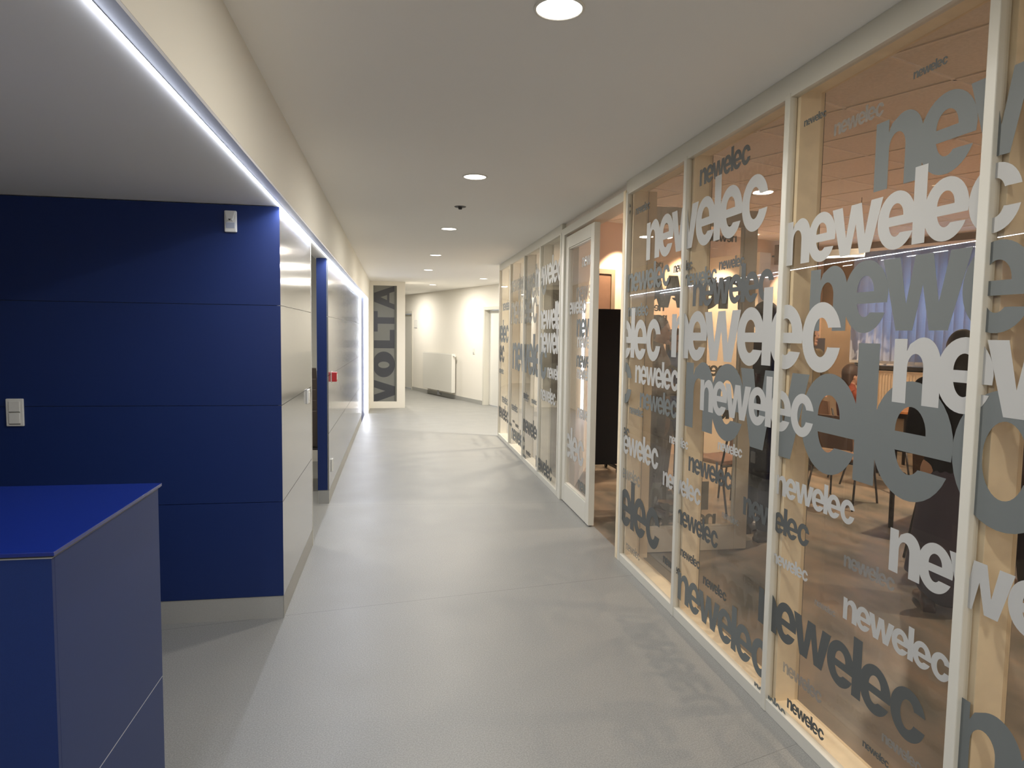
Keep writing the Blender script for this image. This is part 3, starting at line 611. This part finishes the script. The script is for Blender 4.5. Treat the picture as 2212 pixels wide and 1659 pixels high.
# tables and chairs
M_top = mat('orange_wood_top', (.48,.20,.075), .3, noise=(5,.15)); M_steel = mat('dark_steel', (.05,.045,.045), .35, metal=.6)
def table(label, loc, rz, L_, W_, h_=.75):
    t = thing('meeting_table', label, 'table', loc, rz)
    MB().box(-L_/2,L_/2,-W_/2,W_/2,h_-.028,h_).build('tabletop', M_top, t, .003)
    MB().box(-L_/2+.06,L_/2-.06,-W_/2+.05,-W_/2+.08,h_-.09,h_-.028).box(-L_/2+.06,L_/2-.06,W_/2-.08,W_/2-.05,h_-.09,h_-.028).build('apron', M_steel, t)
    for sx in (-1,1):
        for sy in (-1,1): MB().cyl((sx*(L_/2-.08),sy*(W_/2-.07),0),(sx*(L_/2-.08),sy*(W_/2-.07),h_-.028),.02,n=14).build('leg', M_steel, t, smooth=False)
    return t
table('orange-brown meeting table in front of the ribbed radiator', (6.5, 6.75, 0), math.radians(-62), 1.9, .8)
table('orange-brown meeting table behind the standing people on the right', (4.75, 4.65, 0), math.radians(-62), 1.5, .8)
M_seat = mat('brown_seat_fabric', (.16,.085,.05), .85, noise=(200,.2)); M_pink = mat('rose_seat_fabric', (.42,.25,.19), .8, noise=(200,.1))
def chair_proto(m):
    t = thing('conference_chair', '', 'chair')
    MB().box(-.21,.21,-.20,.21,.435,.475).build('seat', m, t, .018, seg=4)
    b = MB(); n = 10
    for k in range(n):
        a0, a1 = -.55+1.1*k/n, -.55+1.1*(k+1)/n
        def pt(a, r): return (math.sin(a)*r*.9, .5-(math.cos(a)*.28))
        x0,y0 = .39*math.sin(a0), .235-.06*math.cos(a0)*-1; x1,y1 = .39*math.sin(a1), .235-.06*math.cos(a1)*-1
        b.add([(x0,y0,.56),(x1,y1,.56),(x1,y1+.045,.88),(x0,y0+.045,.88),(x0,y0-.02,.56),(x1,y1-.02,.56),(x1,y1+.025,.88),(x0,y0+.025,.88)],[(0,1,2,3),(7,6,5,4),(0,4,5,1),(3,2,6,7)]+([(0,3,7,4)] if k==0 else [])+([(1,5,6,2)] if k==n-1 else []))
    b.build('backrest', m, t)
    for sx in (-1,1):
        MB().tube([(sx*.20,-.18,.43),(sx*.23,-.24,.0)],.010).build('leg', M_steel, t, smooth=True)
        MB().tube([(sx*.20,.19,.43),(sx*.23,.30,.0)],.010).build('leg', M_steel, t, smooth=True)
        MB().tube([(sx*.20,.19,.43),(sx*.20,.275,.80)],.010).build('back_post', M_steel, t, smooth=True)
    MB().tube([(-.20,-.18,.425),(.20,-.18,.425)],.010).tube([(-.20,.19,.425),(.20,.19,.425)],.010).build('seat_frame', M_steel, t)
    return t
cp = chair_proto(M_seat); cp2 = chair_proto(M_pink)
CH = [(cp2, 3.02, 5.95, 200, 'rose fabric chair with thin dark legs behind the open glass door leaf'),
      (cp2, 3.55, 6.35, 160, 'rose fabric chair with thin dark legs, next chair right of the open door leaf'),
      (cp, 4.30, 5.95, 120, 'brown chair at the orange-brown table, left one near the pendant lamp'),
      (cp, 5.15, 6.55, 28, 'brown chair tucked beside the table by the radiator'),
      (cp, 4.05, 4.30, 118, 'brown chair just behind the dark coated visitors, seen under the big lettering'),
      (cp, 4.35, 3.75, 118, 'brown chair nearest the white mullion on the right')]
first = {}
for p_, x, y, a, lab in CH:
    if id(p_) not in first: first[id(p_)] = 1; o = p_
    else: o = copy_tree(p_)
    o.location = (x, y, 0); o.rotation_euler = (0,0,math.radians(a)); o['label'] = lab; o['group'] = 'chairs in the meeting room'
bg = thing('handbag', 'beige board leaning beside the seated people in front of the blinds', 'board', (5.75, 8.70, 0), math.radians(20))
bg.name = 'display_board'; MB().box(-.20,.20,-.012,.012,1.40,1.60).build('board', mat('olive_board', (.17,.13,.09), .7), bg, .002); MB().box(-.01,.01,-.01,.01,0,1.40).box(-.15,.15,-.15,.15,0,.02).build('stand', M_steel, bg)

# stacked chairs seen in the narrow opening on the left
M_blk = mat('dark_brown_shell', (.09,.065,.05), .5)
def stack_chair():
    t = thing('stacking_chair', '', 'chair')
    MB().box(-.21,.21,-.20,.21,.43,.455).build('seat', M_blk, t, .01)
    MB().add([(-.20,.20,.47),(.20,.20,.47),(.19,.27,.83),(-.19,.27,.83),(-.20,.225,.47),(.20,.225,.47),(.19,.295,.83),(-.19,.295,.83)],[(0,1,2,3),(7,6,5,4),(0,4,5,1),(3,2,6,7),(0,3,7,4),(1,5,6,2)]).build('backrest', M_blk, t, .008)
    for sx in (-1,1):
        MB().tube([(sx*.20,-.19,.43),(sx*.22,-.22,.0)],.010).build('leg', M_steel, t, smooth=True)
        MB().tube([(sx*.20,.24,.80),(sx*.20,.19,.43),(sx*.22,.25,.0)],.010).build('leg', M_steel, t, smooth=True)
    return t
sc0 = stack_chair(); nm = ['bottom', 'second', 'third', 'fourth', 'top']
for k in range(5):
    o = sc0 if k == 0 else copy_tree(sc0); o.location = (-.955, 7.10-.012*k, .105*k); o.rotation_euler = (0,0,math.radians(180))
    o['label'] = 'dark chair, %s of the stack seen through the narrow opening' % nm[k]; o['group'] = 'stacked dark chairs'
st = thing('downlight', 'round downlight in the room behind the blue wall', 'ceiling light', (-1.9, 6.4, 2.62))
MB().lathe([(.075,0),(.075,-.004),(.065,-.006),(.062,0)]).build('trim_ring', M_white, st, smooth=True); MB().lathe([(0,-.002),(.062,-.002)]).build('diffuser', M_disc, st)
lamp('lamp', 'AREA', P_STORE, (0,0,-.012), WARM, st, shape='DISK', size=.12, spread=math.radians(160))

# ================================================================== PEOPLE
def ring_tube(bm_parts, chain, n=16):
    """chain: (x, y, z, rx, ry[, ...]) elliptical cross-sections joined into a closed tube (axis roughly vertical or along the chain)"""
    pts = [Vector(c[:3]) for c in chain]; vs = []; fs = []; k = len(pts)
    up = None
    for i, c in enumerate(chain):
        d = (pts[min(i+1,k-1)]-pts[max(i-1,0)]).normalized()
        a = Vector((1,0,0)) - d*d.x
        if a.length < .25: a = Vector((0,1,0)) - d*d.y
        a.normalize(); b = d.cross(a).normalized()
        rx, ry = c[3], c[4]
        vs += [tuple(pts[i]+a*(rx*math.cos(2*PI*j/n))+b*(ry*math.sin(2*PI*j/n))) for j in range(n)]
    for i in range(k-1): fs += [(i*n+j, i*n+(j+1)%n, (i+1)*n+(j+1)%n, (i+1)*n+j) for j in range(n)]
    fs += [tuple(range(n-1,-1,-1)), tuple((k-1)*n+j for j in range(n))]
    bm_parts.add(vs, fs)
    for i in (0, k-1): bm_parts.ball(pts[i], min(chain[i][3], chain[i][4])*.98, 12, 8)
def remeshed(mb, name, m, parent, voxel=.012, smooth=6):
    o = mb.build(name, m, parent)
    r = o.modifiers.new('r', 'REMESH'); r.mode = 'VOXEL'; r.voxel_size = voxel; r.use_smooth_shade = True
    s = o.modifiers.new('s', 'SMOOTH'); s.iterations = smooth; s.factor = .5
    dg = bpy.context.evaluated_depsgraph_get(); me = bpy.data.meshes.new_from_object(o.evaluated_get(dg)); old = o.data; o.modifiers.clear(); o.data = me; bpy.data.meshes.remove(old)
    me.materials.clear(); me.materials.append(m)
    for p in me.polygons: p.use_smooth = True
    return o
def lerp(a, b, t): return tuple(a[i]+(b[i]-a[i])*t for i in range(3))
def person(label, loc, rz, h=1.75, top=None, legs=None, hair=None, skin=(.52,.30,.20), arms='down', seated=False, coat_len=None, shoes=(.03,.02,.02), hair_len=.06, skirt=None):
    """faces local -y"""
    k = h/1.75; t = thing('person', label, 'person', loc, rz)
    ms = mat('skin_%d' % int(skin[0]*100), skin, .5); P = lambda x,y,z: (x*k,y*k,z*k)
    hip = .93 if not seated else .50
    dz = hip-.93
    z = lambda v: (v+dz)
    sh = z(1.44)
    # joints
    if not seated:
        hipj = lambda s: P(s*.095,0,z(.90)); knee = lambda s: P(s*.105,-.01,.49); ank = lambda s: P(s*.11,.03,.09); toe = lambda s: P(s*.125,-.15,.045)
    else:
        hipj = lambda s: P(s*.10,0,.50); knee = lambda s: P(s*.12,-.42,.50); ank = lambda s: P(s*.12,-.42,.09); toe = lambda s: P(s*.13,-.60,.045)
    if arms == 'down': elb = lambda s: P(s*.245,.03,z(1.14)); wri = lambda s: P(s*.235,-.07,z(.90))
    elif arms == 'bent': elb = lambda s: P(s*.24,.02,z(1.13)); wri = lambda s: P(s*.10,-.24,z(1.12))
    else: elb = lambda s: P(s*.25,-.05,z(1.16)); wri = lambda s: P(s*.20,-.28,z(1.02))
    shj = lambda s: P(s*.185,.01,z(1.41))
    body = MB()
    ring_tube(body, [(*P(0,.0,z(.88)),.165*k,.115*k),(*P(0,0,z(1.0)),.150*k,.105*k),(*P(0,0,z(1.12)),.135*k,.095*k),(*P(0,.005,z(1.28)),.165*k,.115*k),(*P(0,.01,z(1.39)),.165*k,.105*k),(*P(0,.015,z(1.45)),.10*k,.075*k),(*P(0,.01,z(1.50)),.058*k,.058*k),(*P(0,-.005,z(1.56)),.054*k,.056*k)], 20)
    for s in (-1,1):
        ring_tube(body, [(*shj(s),.055*k,.055*k),(*lerp(shj(s),elb(s),.5),.047*k,.047*k),(*elb(s),.038*k,.038*k),(*lerp(elb(s),wri(s),.4),.038*k,.038*k),(*wri(s),.025*k,.022*k)], 12)
        ring_tube(body, [(*hipj(s),.095*k,.095*k),(*lerp(hipj(s),knee(s),.5),.078*k,.078*k),(*knee(s),.055*k,.055*k),(*lerp(knee(s),ank(s),.35),.056*k,.056*k),(*ank(s),.034*k,.034*k)], 14)
        ring_tube(body, [(*P(ank(s)[0]/k, ank(s)[1]/k+.02, .05),.034*k,.04*k),(*lerp(ank(s),toe(s),.5)[:2],.045*k,.042*k,.03*k),(*toe(s),.040*k,.026*k)], 12)
        wv = Vector(wri(s)); ev = Vector(elb(s)); d = (wv-ev).normalized(); side = Vector((0,1,0)) if arms == 'down' else Vector((1,0,0)); side = (side-d*side.dot(d)).normalized(); nn = d.cross(side)
        palm = wv+d*.045*k
        ring_tube(body, [(*wv,.024*k,.020*k),(*(wv+d*.03*k),.030*k,.030*k if arms=='down' else .018*k),(*(wv+d*.085*k),.030*k,.034*k if arms=='down' else .017*k)], 10)
        for f, (off, ln) in enumerate(((-.030,.066),(-.010,.075),(.011,.070),(.030,.055))):
            b0 = wv+d*.085*k+side*off*k; b1 = b0+d*ln*.55*k+nn*.008*k*s; b2 = b1+d*ln*.40*k+nn*.020*k*s
            body.tube([tuple(b0-d*.02*k), tuple(b1), tuple(b2)], .0085*k, 8); body.ball(b2, .0085*k, 8, 6)
        th = -side if arms == 'down' else -side*s
        b0 = wv+d*.03*k+th*.022*k; b1 = b0+(d*.6+th).normalized()*.04*k; b2 = b1+(d+th*.3).normalized()*.03*k
        body.tube([tuple(b0), tuple(b1), tuple(b2)], .0105*k, 8); body.ball(b2, .0105*k, 8, 6)
    # head with a face
    hc = Vector(P(0,-.015,z(1.635)))
    body.ball(hc, .105*k, 20, 16, (.73,.90,1.10)); body.ball(hc+Vector((0,-.02,-.055))*k, .07*k, 16, 12, (.80,.92,.85))
    body.ball(hc+Vector((0,-.098,-.012))*k, .013*k, 8, 6, (.9,1.1,1.5)); body.ball(hc+Vector((0,-.105,-.026))*k, .014*k, 8, 6, (1.1,1,.8))
    body.ball(hc+Vector((0,-.083,-.066))*k, .019*k, 10, 6, (1.3,.7,.5)); body.ball(hc+Vector((0,-.072,-.10))*k, .024*k, 10, 8)
    for s in (-1,1):
        body.ball(hc+Vector((s*.078,.006,-.012))*k, .020*k, 8, 8, (.45,.8,1.5)); body.ball(hc+Vector((s*.032,-.080,.018))*k, .015*k, 8, 6, (1.4,.8,.5))
    bo = remeshed(body, 'body', ms, t, .0085, 4)
    ey = MB()
    for s in (-1,1): ey.ball(hc+Vector((s*.031,-.0855,.003))*k, .0085*k, 10, 8, (1.2,.6,.8))
    ey.build('eyes', M_dark, t, smooth=True)
    mo = MB(); mo.ball(hc+Vector((0,-.0965,-.066))*k, .016*k, 10, 6, (1.3,.3,.22)); mo.build('lips', mat('lips', (.35,.12,.10), .5), t, smooth=True)
    # hair
    if hair is not None:
        hm = MB(); hm.ball(hc+Vector((0,.018,.024))*k, .115*k, 20, 14, (.76,.92,1.02))
        if hair_len > .1:
            ring_tube(hm, [(*(hc+Vector((0,.055,.03))*k),.085*k,.06*k),(*(hc+Vector((0,.065,-.08))*k),.088*k,.045*k),(*(hc+Vector((0,.07,-.02-hair_len))*k),.07*k,.03*k)], 14)
        ho = remeshed(hm, 'hair', mat('hair_%d_%d' % (int(hair[0]*1000), int(hair[2]*1000)), hair, .6, noise=(120,.4)), t, .011, 3)
        # keep the face free
        bm = bmesh.new(); bm.from_mesh(ho.data)
        bmesh.ops.bisect_plane(bm, geom=bm.verts[:]+bm.edges[:]+bm.faces[:], plane_co=hc+Vector((0,-.055,.045))*k, plane_no=Vector((0,-1,-.75)).normalized(), clear_outer=True)
        bm.to_mesh(ho.data); bm.free()
    e = .016
    if top:
        tm = MB(); bot = z(.80) if coat_len is None else z(coat_len); flare = .175 if coat_len is None else .20
        if seated: bot = z(.86)
        ring_tube(tm, [(*P(0,.005,bot),flare*k,(.135 if coat_len is None else .15)*k),(*P(0,.0,z(.95)),(.172)*k,.13*k),(*P(0,0,z(1.12)),.155*k,.118*k),(*P(0,.005,z(1.28)),.185*k,.135*k),(*P(0,.01,z(1.38)),.185*k,.122*k),(*P(0,.015,z(1.45)),.118*k,.092*k),(*P(0,.012,z(1.50)),.074*k,.072*k)], 20)
        for s in (-1,1): ring_tube(tm, [(*shj(s),.072*k,.072*k),(*lerp(shj(s),elb(s),.5),.062*k,.062*k),(*elb(s),.053*k,.053*k),(*lerp(elb(s),wri(s),.5),.048*k,.048*k),(*lerp(elb(s),wri(s),.93),.040*k,.038*k)], 12)
        remeshed(tm, 'coat' if coat_len is not None else 'jacket', mat(*top), t, .011, 6)
    if legs:
        lm = MB()
        ring_tube(lm, [(*P(0,0,z(.84)),.168*k,.125*k),(*P(0,0,z(.93)),.165*k,.122*k),(*P(0,0,z(1.0)),.155*k,.115*k)], 18)
        for s in (-1,1): ring_tube(lm, [(*hipj(s),.108*k,.108*k),(*lerp(hipj(s),knee(s),.5),.093*k,.093*k),(*knee(s),.074*k,.074*k),(*lerp(knee(s),ank(s),.5),.068*k,.068*k),(*lerp(knee(s),ank(s),.93),.060*k,.060*k)], 14)
        remeshed(lm, 'trousers', mat(*legs), t, .011, 5)
    if skirt:
        km = MB(); ring_tube(km, [(*P(0,.0,.22),.25*k,.20*k),(*P(0,.0,.55),.21*k,.17*k),(*P(0,0,.85),.18*k,.14*k),(*P(0,0,1.0),.158*k,.12*k)], 22); remeshed(km, 'skirt', mat(*skirt), t, .012, 5)
    for s in (-1,1):
        sm_ = MB(); a, b = ank(s), toe(s)
        ring_tube(sm_, [(a[0],a[1]+.035*k,.045*k,.040*k,.042*k),(*lerp(a,b,.45)[:2],.050*k,.046*k,.045*k),(b[0],b[1],.036*k,.044*k,.032*k),(b[0],b[1]-.035*k,.030*k,.030*k,.024*k)], 14)
        ring_tube(sm_, [(a[0],a[1],.05*k,.042*k,.045*k),(a[0],a[1],.16*k,.046*k,.046*k)], 12)
        sm_.box(a[0]-.036*k,a[0]+.036*k,a[1]-.03*k,a[1]+.07*k,.0,.03)
        remeshed(sm_, 'shoe', mat('shoe_%d' % int(shoes[0]*1000), shoes, .35), t, .009, 2)
    return t
BLK = ('black_cloth', (.010,.010,.016), .8, 0, .3); NAVY = ('navy_cloth', (.014,.014,.03), .8, 0, .3); VIO = ('violet_grey_cloth', (.085,.075,.115), .8, 0, .3); OLV = ('olive_cloth', (.17,.13,.07), .8, 0, .3)
BRN = ('brown_cloth', (.14,.085,.055), .8, 0, .3); DBR = ('dark_brown_cloth', (.045,.032,.032), .8, 0, .3); BLUE = ('blue_cloth', (.04,.07,.20), .8, 0, .3); RUST = ('rust_cloth', (.22,.05,.025), .8, 0, .3)
person('person in a long black coat standing just behind the open glass door leaf', (2.86, 4.98, 0), math.radians(95), 1.86, BLK, NAVY, (.02,.015,.012), coat_len=.52, arms='down')
person('person in a black jacket and wide violet-grey skirt with brown boots, behind the right mullion', (3.22, 3.46, 0), math.radians(150), 1.64, BLK, None, (.02,.014,.012), arms='bent', shoes=(.05,.02,.015), skirt=VIO, hair_len=.16)
person('person with reddish hair and dark clothes at the right edge, in brown boots', (3.78, 3.60, 0), math.radians(170), 1.70, DBR, NAVY, (.16,.035,.015), arms='front', skin=(.50,.20,.12), shoes=(.05,.02,.015), hair_len=.2)
person('person in an olive jacket standing far back beside the blinds', (5.00, 7.68, 0), math.radians(20), 1.74, OLV, DBR, (.10,.045,.02), arms='front')
person('person with brown hair seated at the table in front of the blinds', (5.25, 7.22, 0), math.radians(80), 1.70, RUST, DBR, (.05,.025,.015), arms='front', seated=True, hair_len=.16)
person('person in a brown cardigan with dark trousers, left of the others behind the door leaf', (2.26, 5.72, 0), math.radians(60), 1.76, BRN, DBR, (.13,.07,.035), arms='bent', hair_len=.12)
person('person with long brown hair in a blue jacket, behind the rose chairs', (2.78, 6.55, 0), math.radians(10), 1.66, BLUE, DBR, (.10,.05,.025), arms='down', hair_len=.22)
ch_ = copy_tree(cp); ch_.location = (5.23, 7.22, 0); ch_.rotation_euler = (0,0,math.radians(80)); ch_['label'] = 'brown chair the seated person by the blinds sits on'; ch_['group'] = 'chairs in the meeting room'
